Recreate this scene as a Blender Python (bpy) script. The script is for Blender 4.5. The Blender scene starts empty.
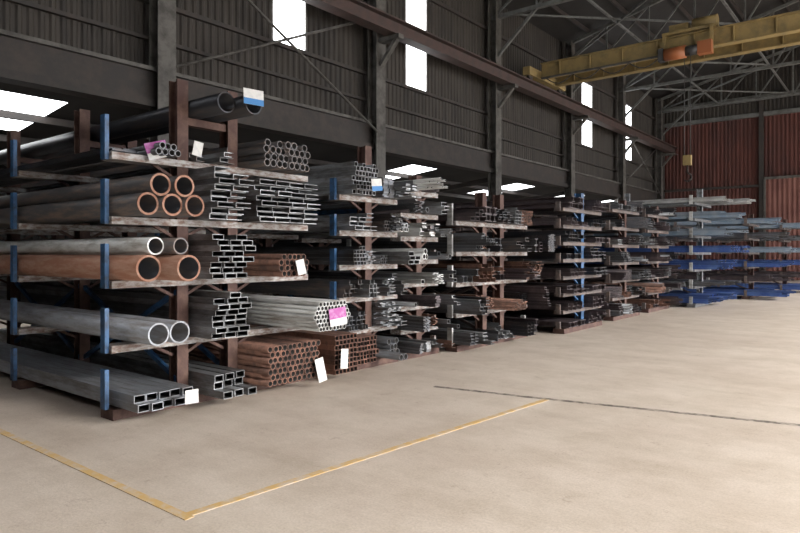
import bpy, math, random
from mathutils import Vector, Matrix
random.seed(7)
S = bpy.context.scene
COL = S.collection

# ------------------------------------------------------------------ materials
def mat(name, base, alt=None, amt=0.5, scale=6.0, rough=0.6, metal=0.0, isl=0.0, bump=0.0, stretch=(1,1,1), emit=None, es=0):
    m = bpy.data.materials.new(name); m.use_nodes = True
    n = m.node_tree.nodes; l = m.node_tree.links
    b = n['Principled BSDF']
    b.inputs['Roughness'].default_value = rough
    b.inputs['Metallic'].default_value = metal
    tc = n.new('ShaderNodeTexCoord'); mp = n.new('ShaderNodeMapping')
    mp.inputs['Scale'].default_value = stretch
    l.new(tc.outputs['Object'], mp.inputs['Vector'])
    nz = n.new('ShaderNodeTexNoise'); nz.inputs['Scale'].default_value = scale
    nz.inputs['Detail'].default_value = 6; nz.inputs['Roughness'].default_value = 0.65
    l.new(mp.outputs[0], nz.inputs['Vector'])
    rp = n.new('ShaderNodeValToRGB')
    rp.color_ramp.elements[0].position = max(0.0, .62-.4*amt); rp.color_ramp.elements[1].position = min(1.0, .84-.4*amt)
    rp.color_ramp.elements[0].color = (*base, 1)
    rp.color_ramp.elements[1].color = (*(alt or base), 1)
    l.new(nz.outputs['Fac'], rp.inputs['Fac'])
    out = rp.outputs['Color']
    if isl > 0:
        g = n.new('ShaderNodeNewGeometry')
        mr = n.new('ShaderNodeMapRange'); mr.inputs['To Min'].default_value = 1-isl; mr.inputs['To Max'].default_value = 1+isl
        l.new(g.outputs['Random Per Island'], mr.inputs['Value'])
        hs = n.new('ShaderNodeHueSaturation'); l.new(mr.outputs[0], hs.inputs['Value']); l.new(out, hs.inputs['Color'])
        out = hs.outputs['Color']
    l.new(out, b.inputs['Base Color'])
    if bump > 0:
        bp = n.new('ShaderNodeBump'); bp.inputs['Strength'].default_value = bump; bp.inputs['Distance'].default_value = 0.01
        l.new(nz.outputs['Fac'], bp.inputs['Height']); l.new(bp.outputs[0], b.inputs['Normal'])
    if emit:
        b.inputs['Emission Color'].default_value = (*emit, 1); b.inputs['Emission Strength'].default_value = es
    return m

M = {}
M['galv']  = mat('galvanised_steel', (.25,.265,.28), (.12,.115,.11), .55, 8, .45, .4, .5, .1, (.4,2,2))
M['lgalv'] = mat('pale_steel', (.45,.46,.455), (.24,.23,.21), .45, 7, .45, .3, .3, .1, (.4,2,2))
M['steel'] = mat('mill_steel', (.115,.122,.135), (.068,.060,.055), .5, 5, .42, .4, .5, .1, (.4,2,2))
M['black'] = mat('black_pipe_steel', (.028,.030,.036), (.06,.045,.038), .35, 4, .4, .4, .3, .1, (.3,2,2))
M['bore_shade']  = mat('tube_bore_shade', (.012,.011,.010), None, .35, 4, .8)  # near-black colour paints the shade inside hollow sections
M['dpipe'] = mat('weathered_pipe', (.075,.074,.078), (.16,.12,.10), .42, 5, .5, .3, .3, .2, (.5,3,3))
M['rustp'] = mat('rusty_pipe', (.25,.115,.072), (.33,.20,.145), .5, 5, .75, .05, .2, .3, (.6,3,3))
M['rust']  = mat('rusty_tube', (.165,.084,.058), (.09,.048,.036), .5, 10, .8, .1, .5, .2)
M['greyp'] = mat('grey_pipe', (.27,.29,.32), (.17,.165,.165), .5, 6, .45, .35, .2, .15, (.5,3,3))
M['plum']  = mat('dark_primer_steel', (.042,.031,.035), (.080,.060,.060), .45, 5, .5, .2, .5, .1)
M['blue']  = mat('blue_painted_section', (.03,.07,.24), (.07,.13,.30), .4, 3, .5, 0, .4)
M['lblue'] = mat('pale_blue_section', (.16,.22,.29), (.25,.29,.33), .5, 3, .45, .1, .35)
M['col']   = mat('rack_column_oxide', (.060,.027,.021), (.115,.065,.048), .45, 6, .75, 0, 0, .2)
M['bpost'] = mat('rack_blue_paint', (.03,.105,.24), (.015,.04,.085), .48, 9, .5)
M['arm']   = mat('rack_arm_worn', (.36,.355,.345), (.14,.085,.062), .55, 9, .6, .1, 0, .2, (3,1,3))
M['armd']  = mat('rack_arm_dark', (.085,.07,.066), (.17,.12,.10), .4, 7, .65)
M['wood']  = mat('timber_block', (.22,.11,.055), (.12,.06,.035), .5, 6, .85, 0, .3, .2)
M['clad']  = mat('wall_cladding', (.037,.031,.025), (.017,.0145,.012), .5, 1.2, .75, 0, 0, 0, (1,3,.4))
M['cladb'] = mat('leanto_cladding', (.022,.020,.018), (.012,.011,.010), .5, 1.2, .8)
M['red']   = mat('red_cladding', (.080,.022,.015), (.045,.014,.011), .5, .9, .75, 0, 0, 0, (1.5,1,.4))
M['redl']  = mat('red_door_cladding', (.17,.068,.052), (.12,.042,.033), .5, .9, .7)
M['frame'] = mat('building_steel', (.095,.09,.08), (.038,.034,.030), .5, 3, .65)
M['beam']  = mat('dark_building_steel', (.023,.020,.018), (.04,.030,.025), .5, 3, .7)
M['rail']  = mat('crane_rail_oxide', (.055,.031,.026), (.032,.023,.020), .5, 3, .7)
M['truss'] = mat('truss_steel', (.12,.125,.12), (.065,.065,.06), .5, 3, .65)
M['yel']   = mat('crane_yellow', (.27,.195,.075), (.17,.13,.06), .45, 2.5, .65)
M['glow']  = mat('daylit_fibreglass', (.8,.85,.9), (.7,.75,.8), .5, 2, .5, emit=(.96,.98,1.0), es=4.5)
M['roof']  = mat('roof_sheet', (.018,.0165,.0155), (.011,.010,.010), .5, 1.2, .8)
M['ora']   = mat('hoist_orange', (.30,.10,.035), None, .5, 3, .5)
M['cable'] = mat('wire_rope', (.04,.04,.04), None, .5, 3, .5)
M['paper'] = mat('tag_paper', (.6,.6,.58), (.5,.5,.5), .4, 20, .7)
M['mag']   = mat('tag_magenta', (.34,.06,.26), (.42,.2,.40), .4, 20, .6)
M['tblue'] = mat('tag_blue', (.03,.17,.42), None, .4, 20, .6)

# ------------------------------------------------------------------ mesh builder
class MB:
    def __init__(s): s.v=[]; s.f=[]; s.m=[]; s.sm=[]; s.mats=[]
    def mi(s,k):
        if k not in s.mats: s.mats.append(k)
        return s.mats.index(k)
    def face(s, idx, k, sm=False): s.f.append(idx); s.m.append(s.mi(k)); s.sm.append(sm)
    def hexa(s, pts, k):
        b=len(s.v); s.v+= [tuple(p) for p in pts]
        for q in ((0,3,2,1),(4,5,6,7),(0,1,5,4),(1,2,6,5),(2,3,7,6),(3,0,4,7)):
            s.face([b+i for i in q],k)
    def box(s,x0,x1,y0,y1,z0,z1,k):
        s.hexa([(x0,y0,z0),(x1,y0,z0),(x1,y1,z0),(x0,y1,z0),(x0,y0,z1),(x1,y0,z1),(x1,y1,z1),(x0,y1,z1)],k)
    def bar(s,p,q,w,h,k):
        p=Vector(p); q=Vector(q); d=(q-p).normalized()
        up=Vector((0,0,1)) if abs(d.z)<.95 else Vector((0,1,0))
        a=d.cross(up).normalized()*(w/2); b=a.cross(d).normalized()*(h/2)
        s.hexa([p-a-b,p+a-b,q+a-b,q-a-b,p-a+b,p+a+b,q+a+b,q-a+b],k)
    def rod(s,p,q,r,k,seg=8):
        p=Vector(p); q=Vector(q); d=(q-p).normalized()
        up=Vector((0,0,1)) if abs(d.z)<.95 else Vector((0,1,0))
        a=d.cross(up).normalized(); c=a.cross(d).normalized(); b=len(s.v)
        for e in (p,q):
            for i in range(seg):
                t=2*math.pi*i/seg; s.v.append(tuple(e+a*math.cos(t)*r+c*math.sin(t)*r))
        for i in range(seg):
            j=(i+1)%seg; s.face([b+i,b+j,b+seg+j,b+seg+i],k,True)
        s.face([b+i for i in range(seg)][::-1],k); s.face([b+seg+i for i in range(seg)],k)
    def tube(s,x0,x1,cy,cz,ro,ri,k,seg=16,ki=None):
        b=len(s.v)
        for x,r in ((x0,ro),(x1,ro),(x1,ri),(x0,ri)):
            for i in range(seg):
                t=2*math.pi*(i+.5)/seg; s.v.append((x,cy+r*math.cos(t),cz+r*math.sin(t)))
        for a,(c,sm) in enumerate(((1,True),(2,False),(3,True),(0,False))):
            for i in range(seg):
                j=(i+1)%seg
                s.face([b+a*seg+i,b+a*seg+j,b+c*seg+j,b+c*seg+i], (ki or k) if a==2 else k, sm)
    def rect(s,x0,x1,y0,y1,z0,z1,w,k):
        b=len(s.v)
        o=[(y0,z0),(y1,z0),(y1,z1),(y0,z1)]; i_=[(y0+w,z0+w),(y1-w,z0+w),(y1-w,z1-w),(y0+w,z1-w)]
        for x,P in ((x0,o),(x1,o),(x1,i_),(x0,i_)):
            for p in P: s.v.append((x,p[0],p[1]))
        for a in range(4):
            c=(a+1)%4
            for i in range(4):
                j=(i+1)%4; s.face([b+a*4+i,b+a*4+j,b+c*4+j,b+c*4+i],'bore_shade' if a==2 else k)
    def prof(s,x0,x1,poly,k):
        b=len(s.v); n=len(poly)
        for x in (x0,x1):
            for p in poly: s.v.append((x,p[0],p[1]))
        for i in range(n):
            j=(i+1)%n; s.face([b+i,b+j,b+n+j,b+n+i],k)
        s.face([b+i for i in range(n)][::-1],k); s.face([b+n+i for i in range(n)],k)
    def obj(s,name,parent=None):
        me=bpy.data.meshes.new(name); me.from_pydata(s.v,[],s.f)
        for k in s.mats: me.materials.append(M[k])
        me.polygons.foreach_set('material_index',s.m); me.polygons.foreach_set('use_smooth',s.sm)
        me.update()
        o=bpy.data.objects.new(name,me); COL.objects.link(o)
        if parent: o.parent=parent
        return o
def empty(name):
    o=bpy.data.objects.new(name,None); COL.objects.link(o); return o

# ------------------------------------------------------------------ building shell
WX=-12.5; Y0=-8.0; YE=43.5; RX=10.0; LX=-21.0
# floor
fm = bpy.data.materials.new('concrete_floor'); fm.use_nodes=True
n=fm.node_tree.nodes; l=fm.node_tree.links; b=n['Principled BSDF']
tc=n.new('ShaderNodeTexCoord')
def noise(sc,det=6,ro=.6,vec=None):
    q=n.new('ShaderNodeTexNoise'); q.inputs['Scale'].default_value=sc; q.inputs['Detail'].default_value=det; q.inputs['Roughness'].default_value=ro
    l.new(vec or tc.outputs['Object'],q.inputs['Vector']); return q.outputs['Fac']
def ramp(f,a,ca,bb,cb):
    q=n.new('ShaderNodeValToRGB'); e=q.color_ramp.elements; e[0].position=a; e[1].position=bb; e[0].color=(*ca,1); e[1].color=(*cb,1); l.new(f,q.inputs['Fac']); return q.outputs['Color']
def mul(a,b_,fac=1.0):
    q=n.new('ShaderNodeMix'); q.data_type='RGBA'; q.blend_type='MULTIPLY'; q.inputs['Factor'].default_value=fac; l.new(a,q.inputs['A']); l.new(b_,q.inputs['B']); return q.outputs['Result']
c=ramp(noise(.35,5,.6),.35,(.51,.435,.37),.65,(.58,.51,.44))
c=mul(c,ramp(noise(1.7,10,.75),.36,(.84,.82,.79),.58,(1,1,1)))
c=mul(c,ramp(noise(60,4,.7),.3,(.82,.82,.82),.6,(1.03,1.03,1.03)))
c=mul(c,ramp(noise(4.5,12,.8),.32,(.66,.62,.58),.42,(1,1,1)))
c=mul(c,ramp(noise(17,6,.8),.28,(.6,.57,.54),.37,(1,1,1)))
mp=n.new('ShaderNodeMapping'); mp.inputs['Scale'].default_value=(.4,2.2,1); l.new(tc.outputs['Object'],mp.inputs['Vector'])
c=mul(c,ramp(noise(1.0,6,.65,mp.outputs[0]),.30,(.88,.87,.85),.55,(1,1,1)))
l.new(c,b.inputs['Base Color'])
rr=n.new('ShaderNodeMapRange'); rr.inputs['To Min'].default_value=.40; rr.inputs['To Max'].default_value=.70; l.new(noise(1.4,7,.7),rr.inputs['Value']); l.new(rr.outputs[0],b.inputs['Roughness'])
bp=n.new('ShaderNodeBump'); bp.inputs['Strength'].default_value=.2; bp.inputs['Distance'].default_value=.01
l.new(noise(25,8,.7),bp.inputs['Height']); l.new(bp.outputs[0],b.inputs['Normal'])
M['floor']=fm
m=MB(); m.box(LX-.2,RX+14,Y0,YE+.3,-.2,0,'floor'); m.obj('floor')
M['line']=mat('worn_yellow_line',(.52,.34,.13),(.50,.42,.34),.50,8,.7)
m=MB(); z=.003
def strip(p,q,w,k):
    m.bar((p[0],p[1],z/2),(q[0],q[1],z/2),w,z,k)
strip((-3.36,2.17),(-7.2,2.17),.065,'line'); strip((-3.42,2.2),(-3.05,6.4),.065,'line')
m.obj('floor_line')
M['joint']=mat('floor_joint_dark',(.10,.085,.07),(.40,.35,.30),.50,9,.9)
m=MB(); 
pts=[(-4.4,6.15),(-3.2,6.36),(-2.0,6.62),(-.7,6.9),(1.2,7.2),(6,8.1)]
for a,c2 in zip(pts,pts[1:]): strip(a,c2,.07,'joint')
m.obj('floor_joint')

def corr_y(m,x,y0,y1,z0,z1,k,per=.2,dep=.035,s=1):
    nn=max(1,int(round((y1-y0)/per))); p=(y1-y0)/nn; b=len(m.v); prof=[]
    for i in range(nn):
        a=y0+i*p
        prof+= [(a,0),(a+.3*p,0),(a+.5*p,dep),(a+.8*p,dep)]
    prof.append((y1,0))
    for yy,dd in prof: m.v.append((x+s*dd,yy,z0)); m.v.append((x+s*dd,yy,z1))
    for i in range(len(prof)-1): m.face([b+2*i,b+2*i+2,b+2*i+3,b+2*i+1],k)
def corr_x(m,y,x0,x1,z0,z1,k,per=.22,dep=.035,s=-1):
    nn=max(1,int(round((x1-x0)/per))); p=(x1-x0)/nn; b=len(m.v); prof=[]
    for i in range(nn):
        a=x0+i*p
        prof+= [(a,0),(a+.3*p,0),(a+.5*p,dep),(a+.8*p,dep)]
    prof.append((x1,0))
    for xx,dd in prof: m.v.append((xx,y+s*dd,z0)); m.v.append((xx,y+s*dd,z1))
    for i in range(len(prof)-1): m.face([b+2*i,b+2*i+2,b+2*i+3,b+2*i+1],k)

cols=[.35+7*i for i in range(0,7)]
wins=[(10.7,11.9),(16.3,17.5),(30.8,32.2),(36.5,38.3)]
XW=WX-.35
m=MB()
corr_y(m,XW,Y0,YE,5.55,7.1,'clad'); corr_y(m,XW,Y0,YE,10.4,11.9,'clad')
ys=[Y0]+[v for w in wins for v in w]+[YE]
for a,c2 in zip(ys[::2],ys[1::2]): corr_y(m,XW,a,c2,7.1,10.4,'clad')
corr_y(m,XW+.10,Y0,YE,4.85,5.5,'clad',.2)
m.obj('wall_left')
for i,(a,c2) in enumerate(wins):
    m=MB(); corr_y(m,XW-.03,a,c2,7.1,10.4,'glow',.2,.03)
    for y in (a,c2): m.box(XW-.04,XW+.03,y-.03,y+.03,7.1,10.4,'frame')
    m.obj('window_%d'%(i+1))
m=MB()
m.box(XW+.05,XW+.45,Y0,YE,4.70,4.86,'beam'); m.box(XW+.16,XW+.34,Y0,YE,4.86,5.5,'beam'); m.box(XW+.05,XW+.45,Y0,YE,5.46,5.54,'frame')
m.box(XW+.04,XW+.14,Y0,YE,7.0,7.1,'beam'); m.box(XW+.04,XW+.14,Y0,YE,10.3,10.42,'beam'); m.box(XW+.04,XW+.14,Y0,YE,6.2,6.28,'beam')
m.obj('trim_1')

def ibeam_z(m,x,y,z0,z1,w,d,k,t=.03):
    m.box(x-d/2,x-d/2+t,y-w/2,y+w/2,z0,z1,k); m.box(x+d/2-t,x+d/2,y-w/2,y+w/2,z0,z1,k); m.box(x-d/2+t,x+d/2-t,y-t/2,y+t/2,z0,z1,k)
for x,sg in ((WX+.1,1),(RX,-1)):
    for y in cols:
        m=MB(); ibeam_z(m,x,y,0,11.6,.42,.36,'frame'); m.box(x-.3,x+.3,y-.3,y+.3,0,.04,'frame')
        xa=x+sg*.18; xb=x+sg*.95
        m.hexa([(min(xa,xb),y-.12,7.86),(max(xa,xb),y-.12,7.86),(max(xa,xb),y+.12,7.86),(min(xa,xb),y+.12,7.86),(min(xa,xb),y-.12,7.99),(max(xa,xb),y-.12,7.99),(max(xa,xb),y+.12,7.99),(min(xa,xb),y+.12,7.99)],'frame')
        m.bar((xa,y,7.2),(x+sg*.8,y,7.88),.16,.1,'frame')
        m.obj('building_column')
for x,nm in ((WX+.75,'crane_rail_beam'),(RX-.65,'crane_rail_beam')):
    m=MB()
    m.box(x-.2,x+.2,Y0,YE,8.0,8.05,'rail'); m.box(x-.02,x+.02,Y0,YE,8.05,8.42,'rail'); m.box(x-.2,x+.2,Y0,YE,8.42,8.47,'rail'); m.box(x-.04,x+.04,Y0,YE,8.47,8.54,'frame')
    m.obj(nm)
m=MB()
for a in (7.35,35.35):
    m.rod((WX+.25,a+.2,5.6),(WX+.25,a+6.8,8.6),.035,'frame'); m.rod((WX+.3,a+.2,8.6),(WX+.3,a+6.8,5.2),.035,'frame')
m.obj('wall_bracing')

# lean-to
def zl(x): return 4.75+(x-WX)*.11
m=MB(); corr_y(m,LX,Y0,YE,0,zl(LX),'cladb'); m.obj('wall_leanto')
sk=[(3.0,5.8),(17.3,18.8),(24.8,26.6),(30.6,32.4),(36,38)]
sx0,sx1=-15.9,-13.3
m=MB()
def rq(x0,x1,y0,y1,k,dz=0):
    m.hexa([(x0,y0,zl(x0)+dz),(x1,y0,zl(x1)+dz),(x1,y1,zl(x1)+dz),(x0,y1,zl(x0)+dz),(x0,y0,zl(x0)+.05+dz),(x1,y0,zl(x1)+.05+dz),(x1,y1,zl(x1)+.05+dz),(x0,y1,zl(x0)+.05+dz)],k)
rq(LX,sx0,Y0,YE,'roof'); rq(sx1,WX-.2,Y0,YE,'roof')
ys=[Y0]+[v for w in sk for v in w]+[YE]
for a,c2 in zip(ys[::2],ys[1::2]): rq(sx0,sx1,a,c2,'roof')
m.obj('ceiling_leanto')
for i,(a,c2) in enumerate(sk):
    m=MB(); rq(sx0,sx1,a,c2,'glow',.01); m.obj('window_%d'%(5+i))
m=MB()
for x in (-14.4,-16.2,-18,-19.6): m.box(x-.05,x+.05,Y0,YE,zl(x)-.17,zl(x)-.02,'beam')
for y in cols:
    m.bar((LX+.1,y,zl(LX)-.25),(WX-.2,y,zl(WX)-.3),.12,.18,'beam')
m.obj('leanto_roof_frame')

# end wall
m=MB(); corr_x(m,YE,LX,RX,0,9.9,'red'); corr_x(m,YE-.0,LX,RX,9.9,15,'clad')
m.obj('wall_end')
m=MB()
for x in (-12.5,-6.75,-1.9,3,7): m.box(x-.12,x+.12,YE-.3,YE-.05,0,11,'beam')
m.box(WX,RX,YE-.25,YE-.05,9.85,10.1,'truss'); m.box(WX,RX,YE-.25,YE-.05,5.6,5.75,'beam'); m.box(WX,RX,YE-.25,YE-.05,11.0,11.15,'truss')
m.obj('trim_2')
m=MB(); corr_x(m,YE-.3,-6.5,-2.2,0.02,6.0,'redl',.25); m.box(-6.6,-6.5,YE-.4,YE-.3,0,6.1,'frame'); m.box(-2.2,-2.1,YE-.4,YE-.3,0,6.1,'frame'); m.box(-6.6,-2.1,YE-.4,YE-.3,6.0,6.15,'frame')
m.obj('door_1')
m=MB(); corr_x(m,Y0,LX,RX,0,11.6,'clad',s=1); m.obj('unseen_wall_back')  # unseen, added so light enters mainly from the right side
m=MB(); corr_y(m,RX+.3,Y0,YE,7.6,11.8,'clad',s=-1); corr_y(m,RX+.3,Y0,1.5,0,7.6,'clad',s=-1); m.obj('unseen_wall_right')  # unseen; near end closed to darken the left foreground, rest left open low
def zr(x): return 11.7+ (1-abs((x+1.2)/11.6))*3.0
m=MB()
for (xa,xb) in ((WX-.5,-1.2),(-1.2,RX+.5)):
    m.hexa([(xa,Y0,zr(xa)),(xb,Y0,zr(xb)),(xb,YE,zr(xb)),(xa,YE,zr(xa)),(xa,Y0,zr(xa)+.08),(xb,Y0,zr(xb)+.08),(xb,YE,zr(xb)+.08),(xa,YE,zr(xa)+.08)],'roof')
m.obj('ceiling')
m=MB()
for x in [-11.5+1.75*i for i in range(13)]:
    if x<RX: m.box(x-.04,x+.04,Y0,YE,zr(x)-.2,zr(x)-.02,'beam')
m.obj('roof_purlins')
for y in cols:
    m=MB(); zb=10.7
    m.box(WX,RX,y-.09,y+.09,zb-.07,zb+.07,'truss')
    m.bar((WX,y,zr(WX)-.3),(-1.2,y,zr(-1.2)-.3),.14,.14,'truss'); m.bar((-1.2,y,zr(-1.2)-.3),(RX,y,zr(RX)-.3),.14,.14,'truss')
    N=12; dx=(RX-WX)/N
    for i in range(N):
        xa=WX+i*dx; xb=xa+dx
        if i<N/2: m.bar((xa,y,zb),(xb,y,zr(xb)-.3),.07,.07,'truss')
        else: m.bar((xa,y,zr(xa)-.3),(xb,y,zb),.07,.07,'truss')
        m.bar((xb,y,zb),(xb,y,zr(xb)-.3),.07,.07,'truss')
    m.bar((WX+.25,y,9.2),(WX+1.9,y,zb),.1,.1,'truss'); m.bar((RX-.25,y,9.2),(RX-1.9,y,zb),.1,.1,'truss')
    m.obj('roof_truss')
m=MB()
for x in (-9,-5.2,-1.2,3): m.bar((x,Y0,10.84),(x,YE,10.84),.08,.08,'truss')
for k in range(3,6):
    m.bar((-12.2,cols[k],10.82),(-5.2,cols[k]+7,10.82),.07,.07,'truss'); m.bar((-5.2,cols[k],10.82),(-12.2,cols[k]+7,10.82),.07,.07,'truss')
m.obj('roof_bracing')

# ------------------------------------------------------------------ overhead crane
cr=empty('overhead_bridge_crane')
cy=24.4; xl=WX+.75; xr=RX-.65
m=MB()
for y in (cy-.7,cy+.7):
    m.box(xl+.2,xr-.2,y-.16,y+.16,9.27,9.31,'yel'); m.box(xl+.2,xr-.2,y-.05,y+.05,8.75,9.27,'yel'); m.box(xl+.2,xr-.2,y-.16,y+.16,8.70,8.75,'yel')
    m.box(xl+.2,xr-.2,y-.03,y+.03,9.31,9.36,'frame')
    for i in range(16):
        x=xl+1+i*1.25
        if x<xr-.5: m.box(x-.015,x+.015,y-.14,y+.14,8.75,9.27,'yel')
m.obj('girders',cr)
m=MB()
for x in (xl,xr):
    m.box(x-.15,x+.15,cy-1.7,cy+1.7,8.70,9.02,'yel')
    for y in (cy-1.4,cy+1.4): m.tube(x-.06,x+.06,y,8.70,.16,.03,'beam',16)
m.obj('end_trucks',cr)
m=MB(); tx=-5.9
m.box(tx-.9,tx+.9,cy-.9,cy+.9,9.36,9.46,'yel'); m.box(tx-.75,tx-.1,cy-.55,cy+.35,9.46,9.8,'yel'); m.rod((tx+.05,cy-.5,9.68),(tx+.85,cy-.5,9.68),.2,'yel',14)
for dx in (-.8,.75): m.box(tx+dx-.05,tx+dx+.05,cy-1.0,cy-.88,8.5,9.4,'yel')
m.rod((tx-.75,cy-1.05,8.62),(tx-.05,cy-1.05,8.62),.22,'ora',18)      # rope drum
m.rod((tx-.05,cy-1.05,8.62),(tx+.35,cy-1.05,8.62),.17,'cable',18)    # motor
m.box(tx+.35,tx+.8,cy-1.2,cy-.9,8.42,8.85,'ora')
m.box(tx-.95,tx-.78,cy-1.2,cy-.9,8.4,8.84,'cable')
m.obj('hoist_trolley',cr)
m=MB()
for dx in (-.1,.1): m.rod((tx+dx,cy-1.05,5.0),(tx+dx,cy-1.05,8.5),.012,'cable',6)
m.box(tx-.13,tx+.13,cy-1.13,cy-.97,4.65,5.0,'yel')
pts=[(0,4.65),(0,4.4),(.12,4.3),(.13,4.17),(.02,4.08),(-.1,4.14)]
for a,c2 in zip(pts,pts[1:]): m.rod((tx+a[0],cy-1.05,a[1]),(tx+c2[0],cy-1.05,c2[1]),.03,'beam',8)
m.obj('hook_block',cr)
m=MB()
x=xl+.5
while x<tx-1.2:
    p=[(x+1.1*i/6, 8.62-.28*math.sin(math.pi*i/6)) for i in range(7)]
    for a,c2 in zip(p,p[1:]): m.rod((a[0],cy-.95,a[1]),(c2[0],cy-.95,c2[1]),.02,'cable',6)
    x+=1.1
m.box(xl+.3,tx-1.0,cy-1.0,cy-.9,8.62,8.68,'frame')
m.obj('festoon_cable',cr)

# ------------------------------------------------------------------ racks
def rack(xs,ys,span,levels,top,stops=None,colk='col',armk='arm',stopk='bpost',sh=.36,brace=True,aw=.10,feet='col'):
    e=empty('cantilever_pipe_rack')
    m=MB()
    for x in xs:
        for y in ys: ibeam_z(m,x,y,.10,top,.13,.16,colk,.02)
    m.obj('columns',e)
    m=MB()
    for x in xs: m.box(x-.12,x+.12,span[0],span[1],0,.10,feet)
    m.obj('base_feet',e)
    m=MB()
    for x in xs:
        for z in levels:
            if z>.15: m.box(x-aw,x+aw,span[0],span[1],z-.07,z,armk)
            for y in ys:
                for s in (-1,1):
                    if z>.3: m.bar((x,y+s*.07,z-.18),(x,y+s*.3,z-.06),.03,.03,colk)
    m.obj('arms',e)
    if stops:
        m=MB()
        for x in xs:
            for sy in stops:
                for z in levels: m.box(x-.045,x+.045,sy-.02,sy+.02,z-.07 if z>.15 else .1,z+sh,stopk)
        m.obj('arm_stops',e)
    if brace:
        m=MB(); bk='bpost' if stopk=='bpost' else 'armd'
        for xa,xb in zip(xs,xs[1:]):
            for y in ys:
                m.bar((xa,y,.25),(xb,y,1.2),.04,.05,bk); m.bar((xa,y,1.2),(xb,y,.25),.04,.05,bk)
                m.bar((xa,y,2.2),(xb,y,2.2),.04,.06,bk)
        m.obj('bracing',e)
    return e

def stock(name,kind,y0,y1,z,h,xf,k,L=6.2,jit=.08,size=None,ki='bore_shade',keep=1.0,hexb=False,mb=None):
    m=mb or MB(); w0=y1-y0
    if kind=='round':
        r=size; nn=max(1,int((w0+.001)/(2*r)))
        seg=28 if r>.07 else 14
        mid=(y0+y1)/2; rows=max(1,int((h-2*r)/(r*1.74))+1)
        for row in range(rows):
            if hexb: c=int(nn-abs(row-(rows-1)/2)+.01)
            else: c=nn-(row%2)
            if c<1: break
            for i in range(c):
                if row==rows-1 and rows>1 and random.random()>keep: continue
                yy=mid+(i-(c-1)/2)*2*r
                j=random.uniform(-jit,jit)
                m.tube(xf-L+j,xf+j,yy,z+r+row*r*1.735,r*.985,r*.84 if r>.07 else r*.76,k,seg,ki)
    else:
        w,hh=size; nn=max(1,int((w0+.001)/w)); rows=max(1,int((h+.001)/hh)); g=w0/nn
        for row in range(rows):
            j0=random.uniform(-jit,jit)
            for i in range(nn):
                if row==rows-1 and rows>1 and random.random()>keep: continue
                a=y0+i*g+g*.02; b2=a+min(g*.96,w*.98); za=z+row*hh; zb=za+hh*.97
                j=j0+random.uniform(-jit,jit)*.3; t=min(w,hh)*.10
                X0,X1=xf-L+j,xf+j
                if kind=='box': m.rect(X0,X1,a,b2,za,zb,t,k)
                elif kind=='channel': m.prof(X0,X1,[(a,za),(b2,za),(b2,za+t*1.4),(a+t*1.4,za+t*1.4),(a+t*1.4,zb-t*1.4),(b2,zb-t*1.4),(b2,zb),(a,zb)],k)
                elif kind=='angle': m.prof(X0,X1,[(a,za),(b2,za),(b2,za+t),(a+t,za+t),(a+t,zb),(a,zb)],k)
                elif kind=='ibeam':
                    c3=(a+b2)/2
                    m.prof(X0,X1,[(a,za),(b2,za),(b2,za+t),(c3+t/2,za+t),(c3+t/2,zb-t),(b2,zb-t),(b2,zb),(a,zb),(a,zb-t),(c3-t/2,zb-t),(c3-t/2,za+t),(a,za+t)],k)
                elif kind=='flat': m.prof(X0,X1,[(a,za),(b2,za),(b2,zb),(a,zb)],k)
    if mb is None: return m.obj(name)

SZ={'box':[(.05,.05),(.09,.06),(.12,.06)],'angle':[(.06,.06),(.09,.06)],'channel':[(.1,.05),(.14,.06)],'flat':[(.06,.012),(.11,.02)],'round':[.017,.024,.034,.045],'ibeam':[(.12,.12),(.09,.11)]}
def mixed(name,y0,y1,z,h,xf,mats,xj=.25,parts=(2,3),kinds=('box','angle','channel','flat','round','round')):
    """varied remnants lying side by side on one arm level, one object"""
    mb=MB(); nP=random.randint(*parts); ws=[random.uniform(.7,1.3) for _ in range(nP)]; t=sum(ws); y=y0
    for wv in ws:
        yw=(y1-y0)*wv/t; kd=random.choice(kinds); sz=random.choice(SZ[kd])
        if kd!='round' and sz[0]>yw: sz=(yw,sz[1])
        x=xf+random.uniform(-xj,xj)
        stock(name,kd,y+.005,y+yw-.005,z,h*random.uniform(.55,1.0),x,random.choice(mats),L=6.0+random.uniform(-.4,.2),jit=random.choice([.02,.08,.15]),size=sz,keep=.65,mb=mb)
        y+=yw
    mb.obj(name)

# ---- rack 1 (nearest)
LV=[.12,.71,1.33,1.95,2.57]
rack([-6.0,-8.2,-10.4],[3.74,4.37],(2.97,5.5),LV,3.42,stops=[2.95])
e=.002
stock('box_section_stack','box',3.02,3.62,.12+e,.16,-5.45,'greyp',jit=.12,size=(.12,.075))
stock('box_section_stack','box',3.84,4.27,.12+e,.24,-5.45,'galv',jit=.1,size=(.11,.075),keep=.7)
stock('rusty_tube_bundle','round',4.46,5.3,.12+e,.50,-5.45,'rust',jit=.012,size=.036)
m=MB(); 
for x in (-6,-8.2,-10.4): m.box(x-.06,x+.06,5.52,5.98,0,.10,'wood')
m.obj('timber_bearer')
stock('rusty_square_bundle','box',5.53,5.93,.102,.50,-5.45,'rust',jit=.01,size=(.06,.06))
stock('large_grey_pipes','round',3.1,3.62,.71+e,.22,-5.5,'greyp',jit=.05,size=.112,ki='steel')
stock('box_section_stack','box',3.84,4.27,.71+e,.48,-5.5,'galv',jit=.1,size=(.14,.06),keep=.6)
stock('steel_tube_bundle','round',4.85,5.46,.71+e,.34,-5.12,'lgalv',jit=.008,size=.027,hexb=True)
mm=MB()
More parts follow.
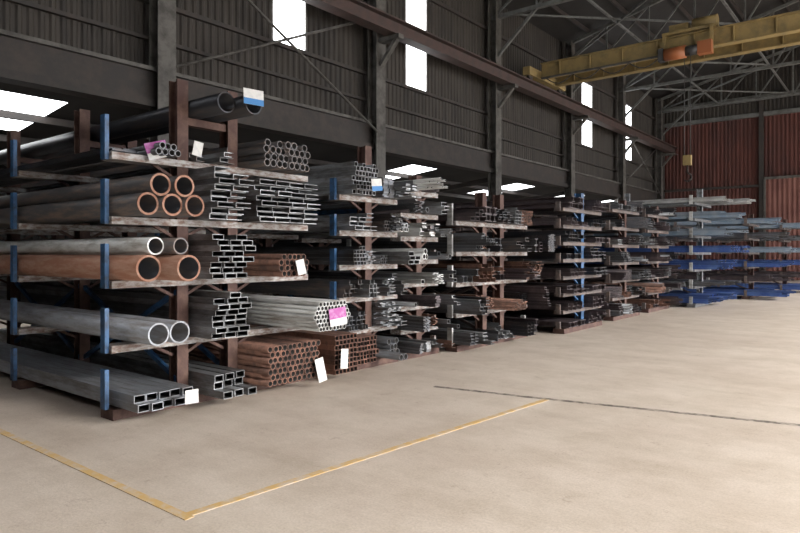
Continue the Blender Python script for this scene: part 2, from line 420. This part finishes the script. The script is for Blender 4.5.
for yy,zz,r,j,k in ((3.12,.13,.125,0,'rustp'),(3.40,.13,.125,.22,'rustp'),(3.20,.335,.085,-.02,'lgalv'),(3.39,.335,.08,.1,'dpipe'),(3.592,.085,.055,-.1,'dpipe')):
    mm.tube(-11.8+j,-5.5+j,yy,1.33+e+(zz if r<.1 and zz>.2 else r),r,r*.84,k,30,'black')  # black inner faces paint the shade inside the pipes
mm.obj('large_rusty_pipes')
stock('box_section_stack','box',3.84,4.27,1.33+e,.52,-5.5,'galv',jit=.1,size=(.14,.058),keep=.6)
stock('rusty_tube_bundle','round',4.55,5.1,1.33+e,.31,-5.4,'rust',jit=.012,size=.036,hexb=True)
mixed('steel_section_stack',5.14,5.46,1.33+e,.2,-5.75,['steel','galv'],.1,(1,2))
mm=MB()
for yy,row,j in ((3.11,0,0),(3.33,0,.05),(3.54,0,.1),(3.22,1,0.03),(3.44,1,.08)):
    mm.tube(-11.8+j,-5.505+j,yy,1.95+e+.108+row*.186,.106,.088,'dpipe',30,'black')  # inside shade painted with the black material
    mm.tube(-5.505+j,-5.495+j,yy,1.95+e+.108+row*.186,.1065,.086,'rustp',30,'rust')
mm.obj('large_weathered_pipes')
stock('channel_section_stack','channel',3.84,4.27,1.95+e,.54,-5.5,'galv',jit=.1,size=(.2,.06),keep=.6)
stock('channel_section_stack','channel',4.50,5.4,1.95+e,.50,-5.6,'galv',jit=.1,size=(.22,.06),keep=.6)
stock('steel_tube_bundle','round',3.3,3.64,2.57+e,.18,-5.75,'steel',jit=.02,size=.035)
stock('steel_flat_stack','flat',3.0,3.27,2.57+e,.06,-6.05,'black',jit=.1,size=(.13,.02))
stock('steel_tube_bundle','round',4.5,5.3,2.57+e,.40,-5.6,'dpipe',jit=.03,size=.045,keep=.7)
mixed('steel_section_stack',3.84,4.27,2.57+e,.26,-5.7,['steel','dpipe','galv'],.1,(2,3),('angle','round','channel'))
mm=MB()
for x in (-6.0,-8.2,-10.4): mm.box(x-.05,x+.05,3.81,4.30,2.96,3.04,'col')
mm.obj('rack_tie')
mm=MB()
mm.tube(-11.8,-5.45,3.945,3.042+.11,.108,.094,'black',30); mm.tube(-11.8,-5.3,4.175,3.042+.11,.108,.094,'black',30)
mm.obj('large_black_pipes')

# ---- rack 2
L2=[.12,.56,1.0,1.44,1.9,2.38]
rack([-5.95,-8.1,-10.3],[6.62],(6.02,7.24),L2,3.1,stops=[6.0],sh=.22,stopk='bpost')
gm=['steel','galv','galv','steel','lgalv','dpipe']
stock('steel_section_stack','box',6.06,6.50,.122,.36,-5.6,'rust',jit=.03,size=(.06,.06))
stock('steel_section_stack','box',6.06,6.50,2.382,.46,-5.62,'galv',jit=.05,size=(.06,.06),keep=.7)
for i,z in enumerate(L2):
    if 0<i<5: mixed('steel_section_stack',6.04,6.52,z+e,.36,-5.6,gm,.15,(1,2))
    mixed('steel_section_stack',6.71,7.22,z+e,.34,-5.6,gm,.22,(2,3))
# ---- rack 3 (small sections, ragged ends)
L3=[.12,.45,.8,1.15,1.5,1.85,2.2,2.55]
rack([-5.95,-8.1,-10.3],[7.8],(7.32,8.28),L3,2.8,stops=[8.28],sh=.15,stopk='arm')
for i,z in enumerate(L3):
    for a,c2 in ((7.34,7.70),(7.90,8.24)):
        mixed('small_section_stack',a,c2,z+e,.23,-5.6,['lgalv','galv','steel','plum','steel','rust' if i<2 else 'dpipe'],.28,(2,3))
# ---- rack 4 white stops
L4=[.12,.62,1.12,1.62,2.12]
rack([-5.75,-8,-10.2],[9.42,10.02],(8.5,10.95),L4,2.65,stops=[8.48,10.97],sh=.28,stopk='lgalv')
for i,z in enumerate(L4):
    for a,c2,pp in ((8.52,9.32,(2,4)),(9.5,9.94,(1,2)),(10.12,10.92,(2,4))):
        mixed('steel_section_stack',a,c2,z+e,.36,-5.35,['steel','plum','black','plum','steel','rust','dpipe','plum' if i in(2,3) else 'galv'],.28,pp,('box','angle','channel','flat','round','ibeam'))
# ---- rack 5 dark primer stacks
L5=[.12+.34*i for i in range(8)]
rack([-5.35,-7.7,-9.9],[12.7],(11.7,13.7),L5,2.85,stops=[11.68,13.72],sh=.12,stopk='armd',armk='armd',colk='bpost')
for i,z in enumerate(L5):
    for a,c2 in ((11.75,12.58),(12.82,13.65)):
        kd=random.choice(['channel','angle','ibeam']); sz={'angle':(.12,.075),'channel':(.14,.075),'ibeam':(.16,.11)}[kd]
        stock('dark_section_stack',kd,a,c2,z+e,random.choice([.15,.23]),-5.12,random.choice(['plum','plum','black','rust' if i==0 else 'plum','plum']),jit=.1,size=sz,keep=.8)
L5b=[.12+.42*i for i in range(7)]
for yc in (15.6,18.2):
    rack([-5.45,-7.7,-9.9],[yc],(yc-.95,yc+.95),L5b,2.9,stops=[yc-.97,yc+.97],sh=.15,stopk='armd',armk='armd')
    for i,z in enumerate(L5b):
        for a,c2 in ((yc-.92,yc-.1),(yc+.1,yc+.92)):
            mixed('steel_section_stack',a,c2,z+e,.30,-5.15,['plum','steel','plum','black','galv','rust' if i<2 else 'steel'],.2,(2,3),('box','angle','channel','ibeam','round'))
# ---- rack 6 blue stock
L6=[.12,.62,1.12,1.62,2.12,2.62,3.1]
rack([-4.9,-7.1,-9.3],[20.8],(19.8,21.8),L6,3.55,stops=[19.78,21.82],sh=.2,stopk='lgalv',colk='galv',armk='galv',feet='galv')
ck=['blue','steel','blue','blue','lblue','lblue','lgalv']
for i,z in enumerate(L6):
    for a,c2 in ((19.85,20.68),(20.92,21.75)):
        kd='box' if i<5 else 'angle'
        stock('blue_section_stack',kd,a,c2,z+e,[.27,.14,.27,.2,.2,.2,.15][i],-4.0+random.uniform(-.4,.2),ck[i],L=6.6,jit=.3,size=(.13,.065),keep=.7)
for yc,xf in ((25.5,-3.4),(30.5,-3.0)):
    rack([xf-.9,xf-3.2,xf-5.5],[yc],(yc-1,yc+1),L6[:6],3.0,stops=[yc-1.02,yc+1.02],sh=.2,stopk='armd',colk='col',armk='armd')
    for i,z in enumerate(L6[:6]):
        for a,c2 in ((yc-.95,yc-.12),(yc+.12,yc+.95)):
            stock('blue_section_stack',random.choice(['box','channel']),a,c2,z+e,.2,xf+random.uniform(-.2,.5),['blue','plum','blue','lblue','steel','lblue'][i],L=6.6,jit=.3,size=(.13,.065),keep=.7)

# ------------------------------------------------------------------ label tags
def tag(x,y,z,w,h,k1,k2,tilt=0):
    m=MB(); t=.004
    m.box(0,t,-w/2,w/2,-h/2,h/2,k1)
    m.box(t,t+.001,-w*.5,w*.5,-h/2,-h*.1,k2)
    o=m.obj('label_tag'); o.location=(x,y,z); o.rotation_euler=(tilt,-.05,-.15)
tag(-5.84,3.40,2.63,.22,.17,'mag','paper',.3)
tag(-5.62,3.72,2.66,.10,.15,'paper','paper',-.2)
tag(-5.22,4.11,3.2,.23,.16,'paper','tblue',0)
tag(-5.33,4.86,1.44,.11,.17,'paper','paper',.2)
tag(-5.08,5.2,.87,.24,.20,'mag','paper',.1)
tag(-5.38,5.22,.22,.12,.28,'paper','paper',.2)
tag(-5.38,5.62,.30,.11,.24,'paper','paper',-.1)
tag(-5.44,6.3,2.5,.18,.16,'paper','tblue',.1)
tag(-5.31,3.45,.23,.13,.13,'paper','paper',0)

# ------------------------------------------------------------------ light
w=bpy.data.worlds.new('sky'); S.world=w; w.use_nodes=True
bg=w.node_tree.nodes['Background']; bg.inputs['Color'].default_value=(.98,.98,1.0,1); bg.inputs['Strength'].default_value=5
sd=bpy.data.lights.new('sun','SUN'); sd.energy=14; sd.angle=math.radians(36); sd.color=(1,.955,.90)
so=bpy.data.objects.new('sun',sd); COL.objects.link(so)
el=math.radians(32); az=math.radians(20)
d=Vector((math.cos(el)*math.cos(az),math.cos(el)*math.sin(az),math.sin(el)))
so.rotation_euler=d.to_track_quat('Z','Y').to_euler(); so.location=d*40

# ------------------------------------------------------------------ camera
cd=bpy.data.cameras.new('camera'); cd.sensor_width=36; cd.lens=28.35; cd.shift_y=-13.5/800; cd.clip_end=300
co=bpy.data.objects.new('camera',cd); COL.objects.link(co)
co.location=(0,0,1.6); co.rotation_euler=(math.radians(90),0,math.radians(38.7))
S.camera=co
S.view_settings.view_transform='Standard'
S.view_settings.exposure=0.5
